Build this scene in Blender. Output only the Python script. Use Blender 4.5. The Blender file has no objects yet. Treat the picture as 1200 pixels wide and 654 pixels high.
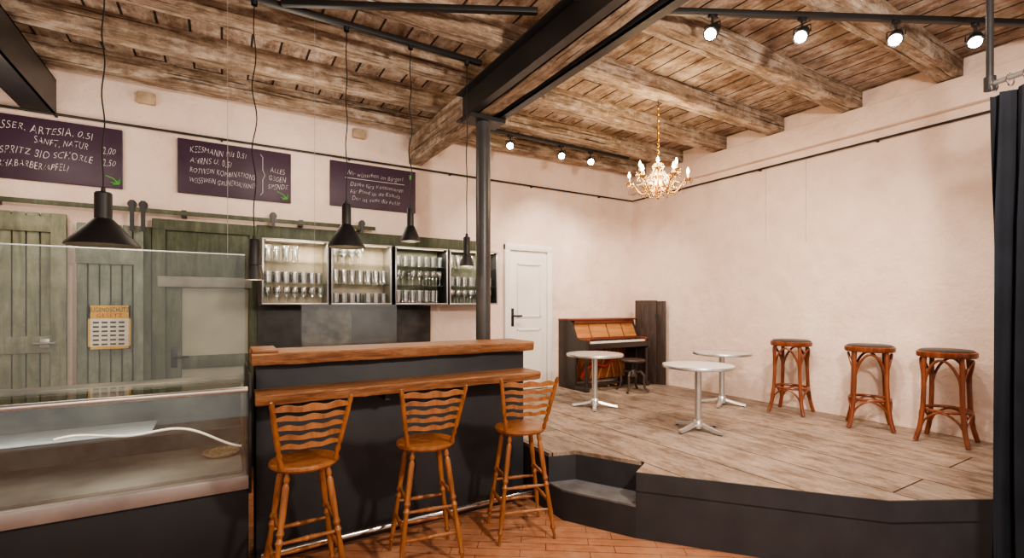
import bpy, bmesh, math, random
from mathutils import Vector, Matrix
random.seed(7)
C = bpy.context.scene.collection
PI = math.pi
# ---------------------------------------------------------------- camera geometry (1200x654 frame)
F = 566.0; H = 1.6; HY = 357.0; A = math.radians(31)
V = (math.sin(A), math.cos(A)); R = (math.cos(A), -math.sin(A))
def ray(px):
    t = (px-600)/F
    return V[0]+t*R[0], V[1]+t*R[1]
def atY(px, Y, py=HY):
    dx, dy = ray(px); d = Y/dy
    return dx*d, Y, H-(py-HY)*d/F
def atX(px, X, py=HY):
    dx, dy = ray(px); d = X/dx
    return X, dy*d, H-(py-HY)*d/F
def atZ(px, py, z):
    dx, dy = ray(px); d = F*(H-z)/(py-HY)
    return dx*d, dy*d, z
S = 0.45      # stage height
WX = 5.5; WY = 5.5; CZ = 3.73
BZ = 3.565    # underside of the timber beams
TZ = 3.535    # lighting track centre
# ---------------------------------------------------------------- materials
def new_mat(name):
    m = bpy.data.materials.new(name); m.use_nodes = True
    nt = m.node_tree; b = nt.nodes['Principled BSDF']
    return m, nt, b
def c4(c): return (c[0], c[1], c[2], 1)
def plain(name, col, rough=.5, metal=0, var=.12, scale=20, bump=.0, spec=.5):
    m, nt, b = new_mat(name)
    tc = nt.nodes.new('ShaderNodeTexCoord')
    n = nt.nodes.new('ShaderNodeTexNoise'); n.inputs['Scale'].default_value = scale; n.inputs['Detail'].default_value = 5
    nt.links.new(tc.outputs['Object'], n.inputs['Vector'])
    r = nt.nodes.new('ShaderNodeValToRGB')
    r.color_ramp.elements[0].position = .3; r.color_ramp.elements[1].position = .7
    r.color_ramp.elements[0].color = c4([max(0, x*(1-var)) for x in col]); r.color_ramp.elements[1].color = c4([min(1, x*(1+var)) for x in col])
    nt.links.new(n.outputs['Fac'], r.inputs['Fac']); nt.links.new(r.outputs['Color'], b.inputs['Base Color'])
    b.inputs['Roughness'].default_value = rough; b.inputs['Metallic'].default_value = metal
    b.inputs['Specular IOR Level'].default_value = spec
    if bump:
        bp = nt.nodes.new('ShaderNodeBump'); bp.inputs['Strength'].default_value = bump; bp.inputs['Distance'].default_value = .02
        nt.links.new(n.outputs['Fac'], bp.inputs['Height']); nt.links.new(bp.outputs['Normal'], b.inputs['Normal'])
    return m
def noise(nt, vec, scale, detail=8, rough=.65, dist=0):
    n = nt.nodes.new('ShaderNodeTexNoise'); n.inputs['Scale'].default_value = scale; n.inputs['Detail'].default_value = detail
    n.inputs['Roughness'].default_value = rough; n.inputs['Distortion'].default_value = dist
    nt.links.new(vec, n.inputs['Vector']); return n.outputs['Fac']
def ramp(nt, fac, stops):
    r = nt.nodes.new('ShaderNodeValToRGB'); e = r.color_ramp.elements
    while len(e) < len(stops): e.new(.5)
    for i, (p, c) in enumerate(stops): e[i].position = p; e[i].color = c4(c)
    nt.links.new(fac, r.inputs['Fac']); return r.outputs['Color']
def mixc(nt, fac, a, b, mode='MIX'):
    m = nt.nodes.new('ShaderNodeMixRGB'); m.blend_type = mode
    for sock, v in ((m.inputs['Fac'], fac), (m.inputs['Color1'], a), (m.inputs['Color2'], b)):
        if isinstance(v, (int, float)): sock.default_value = v
        elif isinstance(v, tuple): sock.default_value = c4(v)
        else: nt.links.new(v, sock)
    return m.outputs['Color']
def wood(name, cols, axis=0, scale=3.0, stretch=14, rough=.5, bump=.3, patch=None, patch_amt=.5, cracks=False, spots=False):
    m, nt, b = new_mat(name)
    tc = nt.nodes.new('ShaderNodeTexCoord'); mp = nt.nodes.new('ShaderNodeMapping')
    s = [stretch]*3; s[axis] = 1.0
    mp.inputs['Scale'].default_value = s
    oi = nt.nodes.new('ShaderNodeObjectInfo'); va = nt.nodes.new('ShaderNodeVectorMath'); va.operation = 'ADD'
    vm = nt.nodes.new('ShaderNodeVectorMath'); vm.operation = 'SCALE'; vm.inputs[0].default_value = (7, 5, 3); nt.links.new(oi.outputs['Random'], vm.inputs['Scale'])
    nt.links.new(tc.outputs['Object'], va.inputs[0]); nt.links.new(vm.outputs[0], va.inputs[1])
    nt.links.new(va.outputs[0], mp.inputs['Vector'])
    f = noise(nt, mp.outputs['Vector'], scale, 8, .65, .6)
    k = len(cols)
    out = ramp(nt, f, [(.3+.4*i/(k-1), c) for i, c in enumerate(cols)])
    if patch:
        mp2 = nt.nodes.new('ShaderNodeMapping'); s2 = [3.5]*3; s2[axis] = 1.0; mp2.inputs['Scale'].default_value = s2
        nt.links.new(va.outputs[0], mp2.inputs['Vector'])
        f2 = noise(nt, mp2.outputs['Vector'], 2.6, 10, .78)
        out = mixc(nt, ramp(nt, f2, [(.48, (0, 0, 0)), (.57, (patch_amt,)*3)]), out, patch)
    hgt = f
    if cracks:
        mp3 = nt.nodes.new('ShaderNodeMapping'); s3 = [34]*3; s3[axis] = .7; mp3.inputs['Scale'].default_value = s3
        nt.links.new(va.outputs[0], mp3.inputs['Vector'])
        f3 = noise(nt, mp3.outputs['Vector'], 1.3, 6, .6, .3)
        ck = ramp(nt, f3, [(.35, (.16, .12, .10)), (.41, (1, 1, 1))])
        out = mixc(nt, .85, out, ck, 'MULTIPLY'); hgt = ck
        f4 = noise(nt, va.outputs[0], 9, 9, .75)
        out = mixc(nt, .7, out, ramp(nt, f4, [(.38, (.5, .44, .39)), (.56, (1.05, 1.03, 1))]), 'MULTIPLY')
    if spots:
        f4 = noise(nt, va.outputs[0], 5, 9, .75)
        out = mixc(nt, .8, out, ramp(nt, f4, [(.38, (.6, .6, .52)), (.58, (1, 1, 1))]), 'MULTIPLY')
    nt.links.new(out, b.inputs['Base Color'])
    b.inputs['Roughness'].default_value = rough
    bp = nt.nodes.new('ShaderNodeBump'); bp.inputs['Strength'].default_value = bump; bp.inputs['Distance'].default_value = .02
    nt.links.new(hgt, bp.inputs['Height']); nt.links.new(bp.outputs['Normal'], b.inputs['Normal'])
    return m
def planks(name, c1, c2, mortar, width, length, alongY=True, rough=.7, patch=None, patch_amt=.6, mort=.006, rotz=None, bump=.5, grain=.85, glo=(.35, .33, .3), seam=(.25, .22, .2), pscale=2.2, stain=None):
    m, nt, b = new_mat(name)
    tc = nt.nodes.new('ShaderNodeTexCoord'); mp = nt.nodes.new('ShaderNodeMapping')
    mp.inputs['Rotation'].default_value = (0, 0, rotz if rotz is not None else (PI/2 if alongY else 0))
    nt.links.new(tc.outputs['Object'], mp.inputs['Vector'])
    br = nt.nodes.new('ShaderNodeTexBrick'); br.offset = .37
    br.inputs['Color1'].default_value = c4(c1); br.inputs['Color2'].default_value = c4(c2); br.inputs['Mortar'].default_value = c4(mortar)
    br.inputs['Scale'].default_value = 1; br.inputs['Mortar Size'].default_value = mort; br.inputs['Brick Width'].default_value = length; br.inputs['Row Height'].default_value = width
    br.inputs['Mortar Smooth'].default_value = .3
    nt.links.new(mp.outputs['Vector'], br.inputs['Vector'])
    mp2 = nt.nodes.new('ShaderNodeMapping'); mp2.inputs['Scale'].default_value = (1.2, 16, 16)
    nt.links.new(mp.outputs['Vector'], mp2.inputs['Vector'])
    f = noise(nt, mp2.outputs['Vector'], 2.5, 8, .7)
    out = mixc(nt, grain, br.outputs['Color'], ramp(nt, f, [(.3, glo), (.7, (1, 1, 1))]), 'MULTIPLY')
    if patch:
        f2 = noise(nt, tc.outputs['Object'], pscale, 10, .78)
        out = mixc(nt, ramp(nt, f2, [(.45, (0, 0, 0)), (.60, (patch_amt,)*3)]), out, patch)
    if stain:
        mp4 = nt.nodes.new('ShaderNodeMapping'); mp4.inputs['Scale'].default_value = (1, 2.4, 1); mp4.inputs['Location'].default_value = (5, 3, 1)
        nt.links.new(mp.outputs['Vector'], mp4.inputs['Vector'])
        f5 = noise(nt, mp4.outputs['Vector'], 3.5, 10, .8)
        out = mixc(nt, 1, out, ramp(nt, f5, [(.40, stain), (.54, (1, 1, 1))]), 'MULTIPLY')
    out = mixc(nt, 1, out, ramp(nt, br.outputs['Fac'], [(0, (1, 1, 1)), (1, seam)]), 'MULTIPLY')
    nt.links.new(out, b.inputs['Base Color']); b.inputs['Roughness'].default_value = rough
    bp = nt.nodes.new('ShaderNodeBump'); bp.inputs['Strength'].default_value = bump; bp.inputs['Distance'].default_value = .015; bp.invert = True
    nt.links.new(br.outputs['Fac'], bp.inputs['Height']); nt.links.new(bp.outputs['Normal'], b.inputs['Normal'])
    return m
def glass(name, tint=(1, 1, 1), refl=.12, rough=.02, edge=.7):
    m = bpy.data.materials.new(name); m.use_nodes = True; nt = m.node_tree
    nt.nodes.clear()
    o = nt.nodes.new('ShaderNodeOutputMaterial'); t = nt.nodes.new('ShaderNodeBsdfTransparent'); g = nt.nodes.new('ShaderNodeBsdfGlossy')
    t.inputs['Color'].default_value = c4(tint); g.inputs['Roughness'].default_value = rough; g.inputs['Color'].default_value = (1, 1, 1, 1)
    lw = nt.nodes.new('ShaderNodeLayerWeight'); lw.inputs['Blend'].default_value = .35
    ma = nt.nodes.new('ShaderNodeMath'); ma.operation = 'MULTIPLY_ADD'; ma.inputs[1].default_value = edge; ma.inputs[2].default_value = refl
    cl = nt.nodes.new('ShaderNodeClamp')
    mx = nt.nodes.new('ShaderNodeMixShader')
    nt.links.new(lw.outputs['Fresnel'], ma.inputs[0]); nt.links.new(ma.outputs[0], cl.inputs[0]); nt.links.new(cl.outputs[0], mx.inputs[0])
    nt.links.new(t.outputs[0], mx.inputs[1]); nt.links.new(g.outputs[0], mx.inputs[2]); nt.links.new(mx.outputs[0], o.inputs[0])
    return m
def emit(name, col, s):
    m, nt, b = new_mat(name)
    b.inputs['Base Color'].default_value = c4(col); b.inputs['Emission Color'].default_value = c4(col); b.inputs['Emission Strength'].default_value = s
    return m
def plaster(name, col, col2):
    m, nt, b = new_mat(name)
    tc = nt.nodes.new('ShaderNodeTexCoord')
    f1 = noise(nt, tc.outputs['Object'], .8, 7, .62, .4)
    f2 = noise(nt, tc.outputs['Object'], 4.5, 7, .6)
    f3 = noise(nt, tc.outputs['Object'], 2.0, 9, .75)
    out = ramp(nt, f1, [(.35, col2), (.62, col)])
    out = mixc(nt, .55, out, ramp(nt, f2, [(.3, (.88, .83, .80)), (.55, (1, 1, 1))]), 'MULTIPLY')
    out = mixc(nt, .4, out, ramp(nt, f3, [(.36, (.87, .81, .77)), (.52, (1, 1, 1))]), 'MULTIPLY')
    nt.links.new(out, b.inputs['Base Color'])
    b.inputs['Roughness'].default_value = .75
    bp = nt.nodes.new('ShaderNodeBump'); bp.inputs['Strength'].default_value = .85; bp.inputs['Distance'].default_value = .035
    nt.links.new(f2, bp.inputs['Height']); nt.links.new(bp.outputs['Normal'], b.inputs['Normal'])
    return m
M = dict(
 wall=plaster('peach_plaster', (.87, .715, .625), (.79, .62, .53)),
 ceil=planks('old_ceiling_boards', (.40, .31, .24), (.29, .215, .16), (.03, .018, .01), .21, 2.6, True, .85, (.62, .53, .46), .7, .010, pscale=3.0, glo=(.5, .46, .42), seam=(.12, .09, .07), stain=(.45, .34, .27)),
 beam=wood('old_beam', [(.12, .08, .055), (.23, .165, .115), (.34, .255, .185), (.43, .345, .27)], 0, 2.4, 12, .9, .8, (.60, .52, .44), .65, True),
 beamY=wood('old_girder_wood', [(.12, .08, .055), (.22, .155, .105), (.33, .245, .175), (.42, .33, .25)], 1, 2.4, 12, .9, .8, (.60, .52, .44), .6, True),
 stage=planks('worn_stage_planks', (.37, .30, .245), (.30, .235, .19), (.05, .03, .02), .44, 3.6, True, .5, (.44, .33, .25), .6, .006, grain=.8, glo=(.42, .39, .36), seam=(.25, .2, .17), pscale=1.3, stain=(.52, .44, .38)),
 floor=planks('orange_wood_floor', (.48, .215, .115), (.42, .18, .09), (.10, .03, .012), .09, .45, True, .38, (.5, .27, .16), .6, .003, rotz=math.radians(35), pscale=3, seam=(.7, .62, .55), grain=.6, bump=.2),
 anth=plain('anthracite_paint', (.027, .028, .033), .6, 0, .15, 6),
 anth2=plain('anthracite_stage_fascia', (.030, .031, .037), .62, 0, .2, 5),
 nearblk=plain('near_black_paint', (.013, .013, .015), .6, 0, .15, 5),
 tread=plain('worn_grey_tread', (.13, .125, .13), .6, 0, .35, 7), splash=plain('mottled_dark_splash', (.04, .039, .042), .5, 0, .5, 7, .2),
 steelblk=plain('black_painted_steel', (.022, .022, .024), .42, 0, .15, 10),
 colm=plain('charcoal_column_paint', (.05, .05, .052), .38, 0, .15, 10),
 black=plain('matt_black', (.012, .012, .013), .5, 0, .1, 10),
 barwood=wood('oiled_bar_slab', [(.09, .033, .013), (.26, .115, .05), (.37, .19, .095)], 0, 3.5, 10, .45, .35, (.11, .045, .02), .5),
 stool=wood('orange_varnished_wood', [(.16, .058, .018), (.28, .105, .032), (.36, .15, .05)], 2, 4, 6, .34, .1),
 bent=wood('red_brown_bentwood', [(.09, .022, .009), (.17, .045, .017), (.25, .075, .028)], 2, 4, 6, .3, .1),
 seatblk=plain('dark_seat_vinyl', (.03, .028, .028), .45),
 alu=plain('brushed_aluminium', (.62, .62, .62), .32, .9, .06, 30),
 chrome=plain('polished_chrome', (.75, .75, .75), .15, 1, .03, 30),
 steel=plain('stainless_steel', (.5, .5, .5), .38, .85, .08, 20), sill=plain('dull_sill_steel', (.34, .30, .285), .45, .6, .15, 6),
 tabletop=plain('pale_table_laminate', (.56, .545, .53), .28, .1, .05, 20),
 green=wood('grey_green_door_paint', [(.14, .155, .105), (.235, .255, .18), (.32, .34, .25)], 2, 2, 7, .6, .3, spots=True),
 green2=wood('blue_green_door_paint', [(.13, .155, .13), (.21, .245, .20), (.28, .315, .255)], 2, 2, 7, .6, .3, spots=True),
 dgreen=wood('dark_green_frame_paint', [(.045, .055, .035), (.085, .10, .062), (.13, .15, .10)], 2, 2, 7, .6, .3, spots=True),
 slab=plain('grey_olive_panel', (.33, .325, .26), .6, 0, .15, 3),
 board=plain('aubergine_chalkboard', (.048, .024, .048), .55, 0, .2, 5),
 chalk=plain('white_chalk', (.60, .56, .58), .8), gchalk=plain('green_chalk', (.10, .40, .08), .8),
 white=plain('white_door_paint', (.84, .80, .75), .35, 0, .02, 10),
 cream=plain('cream_cabinet_back', (.48, .40, .30), .5, 0, .25, 7), gback=plain('green_stone_cabinet_back', (.21, .215, .16), .5, 0, .4, 9),
 ccream=plain('cream_white', (.75, .72, .66), .4, 0, .05, 10),
 glass=glass('clear_glass', (.95, .97, .96), .05, .02, .35), gglass=glass('drinking_glass', (.93, .95, .95), .22, .12, .6),
 acr=glass('acrylic_sheet', (.97, .985, .97), .035, .04, .35), acr2=glass('acrylic_sheet_dusty', (.85, .87, .86), .04, .25, .3),
 pianoblk=plain('dark_piano_lacquer', (.035, .026, .024), .3), pianored=wood('red_mahogany', [(.10, .025, .013), (.17, .045, .024), (.23, .07, .04)], 0, 3, 8, .3, .1),
 pianoor=wood('orange_piano_wood', [(.25, .10, .03), (.37, .165, .055), (.45, .22, .085)], 0, 3, 8, .35, .1),
 brass=plain('polished_brass', (.80, .52, .20), .25, 1, .05, 30), copper=plain('bronze_iron_plate', (.26, .085, .03), .4, .4, .3, 8),
 felt=plain('red_felt', (.30, .03, .02), .8), ivory=plain('ivory_keys', (.78, .74, .66), .35),
 dkwood=wood('dark_brown_wood', [(.02, .013, .01), (.045, .028, .022), (.07, .045, .035)], 2, 3, 8, .45, .15),
 curtain=plain('midnight_velvet', (.014, .017, .024), .85, 0, .25, 4, 0, .25),
 bulb=emit('warm_bulb', (1, .72, .40), 30), lens=emit('spot_lens', (1, .93, .82), 60), stripglow=emit('cabinet_strip_glow', (1, .75, .45), 2.0),
 poster=plain('poster_paper', (.85, .82, .74), .6), gold=plain('poster_gold', (.78, .46, .05), .5), ink=plain('poster_ink', (.05, .05, .05), .7), pred=plain('poster_red', (.5, .05, .03), .6),
 rope=plain('nylon_line', (.35, .33, .3), .6), cord=plain('black_cord', (.01, .01, .01), .6),
 deck=plain('grey_case_lining', (.26, .25, .225), .3, .3, .6, 2.6), back=plain('case_rear_glass', (.11, .115, .10), .2, 0, .7, 3.5),
 brown=plain('woven_straw', (.36, .27, .17), .8, 0, .5, 60, .5),
 crystal=glass('crystal', (1, .90, .70), .45), blue=plain('pale_blue_mat', (.40, .46, .52), .5), stone=plain('grey_stone', (.26, .25, .22), .8, 0, .3, 6, .4), roughstone=plain('rough_grey_stone', (.14, .135, .125), .85, 0, .6, 9, .8),
 rib=plain('anchor_block_wood', (.45, .33, .22), .8, 0, .3, 12, .3),
)
# ---------------------------------------------------------------- mesh helpers
def box(bm, a, b, bev=0, seg=2):
    lo = [min(a[i], b[i]) for i in range(3)]; hi = [max(a[i], b[i]) for i in range(3)]
    vs = [bm.verts.new((x, y, z)) for z in (lo[2], hi[2]) for y in (lo[1], hi[1]) for x in (lo[0], hi[0])]
    fs = [bm.faces.new([vs[i] for i in q]) for q in ((0, 2, 3, 1), (4, 5, 7, 6), (0, 1, 5, 4), (2, 6, 7, 3), (0, 4, 6, 2), (1, 3, 7, 5))]
    if bev:
        es = list({e for f in fs for e in f.edges})
        bmesh.ops.bevel(bm, geom=es, offset=bev, segments=seg, affect='EDGES', profile=.5)
    return vs
def frame_of(d):
    d = d.normalized(); u = Vector((0, 0, 1)) if abs(d.z) < .95 else Vector((1, 0, 0))
    s = d.cross(u).normalized(); return s, s.cross(d).normalized()
def sweep(bm, pts, rad, seg=10, closed=False, flat=1.0):
    pts = [Vector(p) for p in pts]; n = len(pts)
    if not hasattr(rad, '__len__'): rad = [rad]*n
    rings = []; ps = None
    for i, p in enumerate(pts):
        if closed: d = pts[(i+1) % n]-pts[i-1]
        else: d = pts[min(i+1, n-1)]-pts[max(i-1, 0)]
        d = d.normalized()
        if ps is None: s, u = frame_of(d)
        else:
            s = (ps-d*ps.dot(d)).normalized(); u = s.cross(d).normalized()
        ps = s
        rings.append([bm.verts.new(p+(s*math.cos(2*PI*k/seg)+u*math.sin(2*PI*k/seg)*flat)*rad[i]) for k in range(seg)])
    m = n if closed else n-1
    for i in range(m):
        a, b = rings[i], rings[(i+1) % n]
        for k in range(seg): bm.faces.new((a[k], a[(k+1) % seg], b[(k+1) % seg], b[k]))
    if not closed:
        bm.faces.new(rings[0]); bm.faces.new(rings[-1])
def turned(bm, p0, p1, prof, seg=12):
    p0 = Vector(p0); p1 = Vector(p1)
    sweep(bm, [p0.lerp(p1, t) for t, r in prof], [r for t, r in prof], seg)
def lathe(bm, prof, c=(0, 0, 0), seg=24, cap=False):
    rings = []
    for r, z in prof:
        r = max(r, .0005)
        rings.append([bm.verts.new((c[0]+r*math.cos(2*PI*k/seg), c[1]+r*math.sin(2*PI*k/seg), c[2]+z)) for k in range(seg)])
    for a, b in zip(rings, rings[1:]):
        for k in range(seg): bm.faces.new((a[k], a[(k+1) % seg], b[(k+1) % seg], b[k]))
    if cap: bm.faces.new(rings[0]); bm.faces.new(rings[-1])
def prism(bm, poly, z0, z1):
    a = [bm.verts.new((x, y, z0)) for x, y in poly]; b = [bm.verts.new((x, y, z1)) for x, y in poly]
    n = len(poly)
    bm.faces.new(a); bm.faces.new(b)
    for i in range(n): bm.faces.new((a[i], a[(i+1) % n], b[(i+1) % n], b[i]))
def link(o, parent=None):
    C.objects.link(o)
    if parent: o.parent = parent
    return o
def obj(name, bm, mat, parent=None, ang=35, kind=None):
    bmesh.ops.recalc_face_normals(bm, faces=bm.faces)
    me = bpy.data.meshes.new(name); bm.to_mesh(me); bm.free()
    me.materials.append(M[mat] if isinstance(mat, str) else mat)
    me.shade_smooth(); me.set_sharp_from_angle(angle=math.radians(ang))
    o = bpy.data.objects.new(name, me); link(o, parent)
    if kind: o['kind'] = kind
    return o
def mk(fn, *a, **k):
    bm = bmesh.new(); fn(bm, *a, **k); return bm
def thing(name, label, cat, loc=(0, 0, 0), rotz=0, group=None):
    o = bpy.data.objects.new(name, None); C.objects.link(o); o.empty_display_size = .1
    o.location = loc; o.rotation_euler = (0, 0, rotz); o['label'] = label; o['category'] = cat
    if group: o['group'] = group
    return o
def tag(o, label, cat, group=None):
    o['label'] = label; o['category'] = cat
    if group: o['group'] = group
    return o
def dup(root, loc, rotz=0, label=None):
    r = root.copy(); C.objects.link(r); r.location = loc; r.rotation_euler = (0, 0, rotz)
    if label: r['label'] = label
    for ch in list(root.children):
        c = ch.copy(); C.objects.link(c); c.parent = r
        for g in ch.children:
            d = g.copy(); C.objects.link(d); d.parent = c
    return r
def text(body, x0, x1, zc, h, y, mat, parent, name='lettering', shear=.25, off=-.018, wob=.10):
    cu = bpy.data.curves.new('t', 'FONT'); cu.body = body; cu.size = 1; cu.shear = shear; cu.extrude = 0
    cu.offset = off; cu.space_character = 1.12
    o = bpy.data.objects.new('t', cu); C.objects.link(o)
    bpy.context.view_layer.update()
    me = bpy.data.meshes.new_from_object(o.evaluated_get(bpy.context.evaluated_depsgraph_get()))
    bpy.data.objects.remove(o)
    xs = [v.co.x for v in me.vertices]; mn, mxx = min(xs), max(xs); ph = len(body)*1.7
    for v in me.vertices:
        cx_, cy_ = v.co.x, v.co.y
        X = x0+(cx_-mn)/(mxx-mn)*(x1-x0)+wob*.3*h*math.sin(cy_*7+cx_*2.3)
        Z = zc+(cy_-.33)*h*(1+wob*1.6*math.sin(cx_*1.9+ph))+wob*h*math.sin(cx_*1.1+ph)
        v.co = (X, y, Z)
    me.materials.append(M[mat]); me.name = name
    t = bpy.data.objects.new(name, me); link(t, parent)
    return t
def struct(name, bm, mat, parent=None):
    o = obj(name, bm, mat, parent)
    if not parent: o['kind'] = 'structure'
    return o
# ---------------------------------------------------------------- room shell
struct('floor', mk(box, (-3.3, -1.5, -.1), (WX+.1, WY+.1, 0)), 'floor')
struct('wall_back', mk(box, (-3.3, WY, 0), (WX+.12, WY+.12, 3.8)), 'wall')
struct('wall_right', mk(box, (WX, -1.5, 0), (WX+.12, WY, 3.8)), 'wall')
struct('wall_left', mk(box, (-3.42, -1.5, 0), (-3.3, WY+.12, 3.8)), 'wall')
bm = bmesh.new(); box(bm, (WX-.09, -1.5, 3.30), (WX, WY, BZ-.012), .014)
struct('trim_1', bm, 'wall')
ceil = struct('ceiling', mk(box, (-3.3, -1.5, CZ), (WX+.12, WY+.12, CZ+.08)), 'ceil')
def rough_beam(p0, p1, w, h, axis, seed):
    rnd = random.Random(seed); bm = bmesh.new(); n = 46; rings = []
    bow = rnd.uniform(-.015, .015); q1, q2 = rnd.uniform(0, 6), rnd.uniform(0, 6)
    for i in range(n+1):
        t = i/n; x = p0+(p1-p0)*t
        dz = .004*math.sin(t*13+q1)+rnd.uniform(-.003, .003)
        off = bow*math.sin(PI*t)*2+.006*math.sin(t*17+q2)
        b = .012+.007*math.sin(t*21+q1); b2 = .010+.006*math.sin(t*27+q2)
        r = lambda: rnd.uniform(-.004, .004)
        prof = [(-w/2+b, dz+r()), (0, dz+r()), (w/2-b2, dz+r()), (w/2+r()*.5, b2+.004), (w/2+r(), h*.5), (w/2+r(), h), (-w/2+r(), h), (-w/2+r(), h*.5), (-w/2+r()*.5, b+.004)]
        rings.append([bm.verts.new((x, a+off, z) if axis == 0 else (a+off*.3, x, z)) for a, z in prof])
    for a, b in zip(rings, rings[1:]):
        for k in range(9): bm.faces.new((a[k], a[(k+1) % 9], b[(k+1) % 9], b[k]))
    bm.faces.new(rings[0]); bm.faces.new(rings[-1])
    return bm
for i, yb in enumerate((-1.3, -.55, .15, .9, 1.65, 2.42, 3.2, 3.93, 4.62, 5.3)):
    b = obj('beam', rough_beam(-3.3, WX-.005, .17, .165, 0, i), 'beam', ceil, 28)
    b.location = (0, yb, BZ)
g = thing('timber_girder', 'thick weathered timber girder running over the round column', 'beam', (1.965, 2, 3.25))
o = obj('timber', rough_beam(-3.5, 3.49, .16, .30, 1, 77), 'beamY', g, 28)
def channel(x0, x1, z0, z1, y0, y1, out):
    bm = bmesh.new(); t = .012
    web = x1 if out < 0 else x0
    box(bm, (web-(t if out < 0 else 0), y0, z0), (web+(0 if out < 0 else t), y1, z1))
    box(bm, (x0, y0, z0), (x1, y1, z0+t)); box(bm, (x0, y0, z1-t), (x1, y1, z1))
    return bm
for (x0, x1, out, nm) in ((1.79, 1.868, -1, 'left'), (2.062, 2.14, 1, 'right')):
    s = obj('steel_channel', channel(x0, x1, 3.225, 3.475, -1.5, 3.95, out), 'steelblk')
    tag(s, 'black steel channel bolted to the %s side of the timber girder' % nm, 'steel beam')
s = obj('steel_beam', channel(-1.40, -1.20, 3.20, 3.50, -1.5, 5.49, -1), 'steelblk')
tag(s, 'black steel beam at upper left meeting the wall over the first chalkboard', 'steel beam')
col = thing('steel_column', 'round charcoal steel column behind the wooden bar top', 'column', (1.965, 3.76, 0))
obj('shaft', mk(lathe, [(.064, .015), (.064, 3.19)], seg=28, cap=True), 'colm', col)
obj('base_plate', mk(box, (-.12, -.10, 0), (.12, .12, .015)), 'steelblk', col)
obj('cap_plate', mk(box, (-.17, -.1, 3.19), (.17, .1, 3.224)), 'steelblk', col)
bm = bmesh.new(); sweep(bm, [(-3.2, WY-.05, 3.2), (WX-.05, WY-.05, 3.2), (WX-.05, .2, 3.2)], .011, 8)
cr = thing('wall_rail', 'thin black rail running high along back and right walls', 'rail', (0, 0, 0))
obj('rail', bm, 'black', cr)
for x in (-2.4, -1.2, 0, 1.2, 2.4, 3.6, 4.8): obj('bracket', mk(box, (x-.008, WY-.06, 3.185), (x+.008, WY, 3.2)), 'black', cr)
for y in (4.6, 3.4, 2.2, 1.2): obj('bracket', mk(box, (WX-.06, y-.008, 3.185), (WX, y+.008, 3.2)), 'black', cr)
for px, py, lab in ((172, 117, 'small pale wooden block on wall above the first two chalkboards'), (420, 158, 'small pale wooden block on wall above the third chalkboard')):
    x, y, z = atY(px, WY, py)
    bm = bmesh.new(); box(bm, (x-.07, WY-.06, z-.05), (x+.07, WY, z+.05), .012)
    tag(obj('wooden_block', bm, 'rib'), lab, 'block')
# ---------------------------------------------------------------- doors at the left
def plank_door(name, x0, x1, z1, mat, nb, Y):
    d = bpy.data.objects.new(name, None); C.objects.link(d); d.location = ((x0+x1)/2, Y, 0); d['kind'] = 'structure'
    w = (x1-x0); bm = bmesh.new(); bw = w/nb
    for i in range(nb):
        box(bm, (-w/2+i*bw+.004, 0, .02), (-w/2+(i+1)*bw-.004, .03, z1), .005, 1)
    obj('door_leaf', bm, mat, d)
    return d, w
d1, w1 = plank_door('door_1', -2.05, -1.12, 2.36, 'green', 11, 5.43)
obj('rail', mk(box, (-w1/2, -.025, 2.20), (w1/2, 0, 2.33), .005), 'green', d1)
obj('rail', mk(box, (-w1/2, -.025, 1.20), (w1/2, 0, 1.34), .005), 'green', d1)
obj('stile', mk(box, (w1/2-.1, -.026, .02), (w1/2, 0, 2.36), .005), 'green', d1)
bm = bmesh.new(); sweep(bm, [(w1/2-.2, -.05, 1.28), (w1/2-.06, -.05, 1.28)], .012, 8); box(bm, (w1/2-.16, -.045, 1.24), (w1/2-.1, 0, 1.32), .004)
obj('bolt', bm, 'steel', d1)
d2, w2 = plank_door('door_2', -1.06, -.60, 2.30, 'green2', 6, 5.41)
obj('rail', mk(box, (-w2/2, -.02, 1.95), (w2/2, 0, 2.08), .005), 'green2', d2)
obj('stile', mk(box, (w2/2-.07, -.021, .02), (w2/2, 0, 2.30), .005), 'green2', d2)
d3 = bpy.data.objects.new('door_3', None); C.objects.link(d3); d3.location = (-.10, 5.42, 0); d3['kind'] = 'structure'
bm = bmesh.new(); box(bm, (-.44, -.02, 0), (-.34, .07, 2.38), .006); box(bm, (.33, -.02, 0), (.40, .07, 2.38), .006); box(bm, (-.44, -.022, 2.28), (.40, .07, 2.38), .006)
obj('door_frame', bm, 'dgreen', d3)
obj('transom', mk(box, (-.34, .0, 1.86), (.33, .06, 2.28), .004), 'dgreen', d3)
obj('lintel', mk(box, (-.40, -.03, 1.76), (.36, .06, 1.86), .01), 'stone', d3)
obj('door_leaf', mk(box, (-.22, .02, .1), (.33, .06, 1.76), .004), 'slab', d3)
bm = bmesh.new(); box(bm, (-.34, .0, .02), (-.22, .06, 1.76), .004); box(bm, (-.22, .0, 1.0), (.33, .04, 1.12), .004)
obj('stile', bm, 'dgreen', d3)
bm = bmesh.new(); box(bm, (-.30, -.012, 1.02), (-.25, 0, 1.2), .003); sweep(bm, [(-.275, -.01, 1.12), (-.275, -.06, 1.12), (-.16, -.06, 1.12)], .01, 8)
obj('door_handle', bm, 'black', d3)
bm = bmesh.new(); box(bm, (-.66, 5.42, 0), (-.545, 5.5, 2.30)); struct('trim_2', bm, 'dgreen')
bm = bmesh.new(); box(bm, (.30, 5.45, 2.2), (2.92, 5.5, 2.40), .006); struct('trim_3', bm, 'dgreen')
br = thing('sliding_door_rail', 'grey green metal rail with rollers above the green doors', 'rail', (0, 5.37, 2.44))
xe = atY(440, 5.37)[0]
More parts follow.
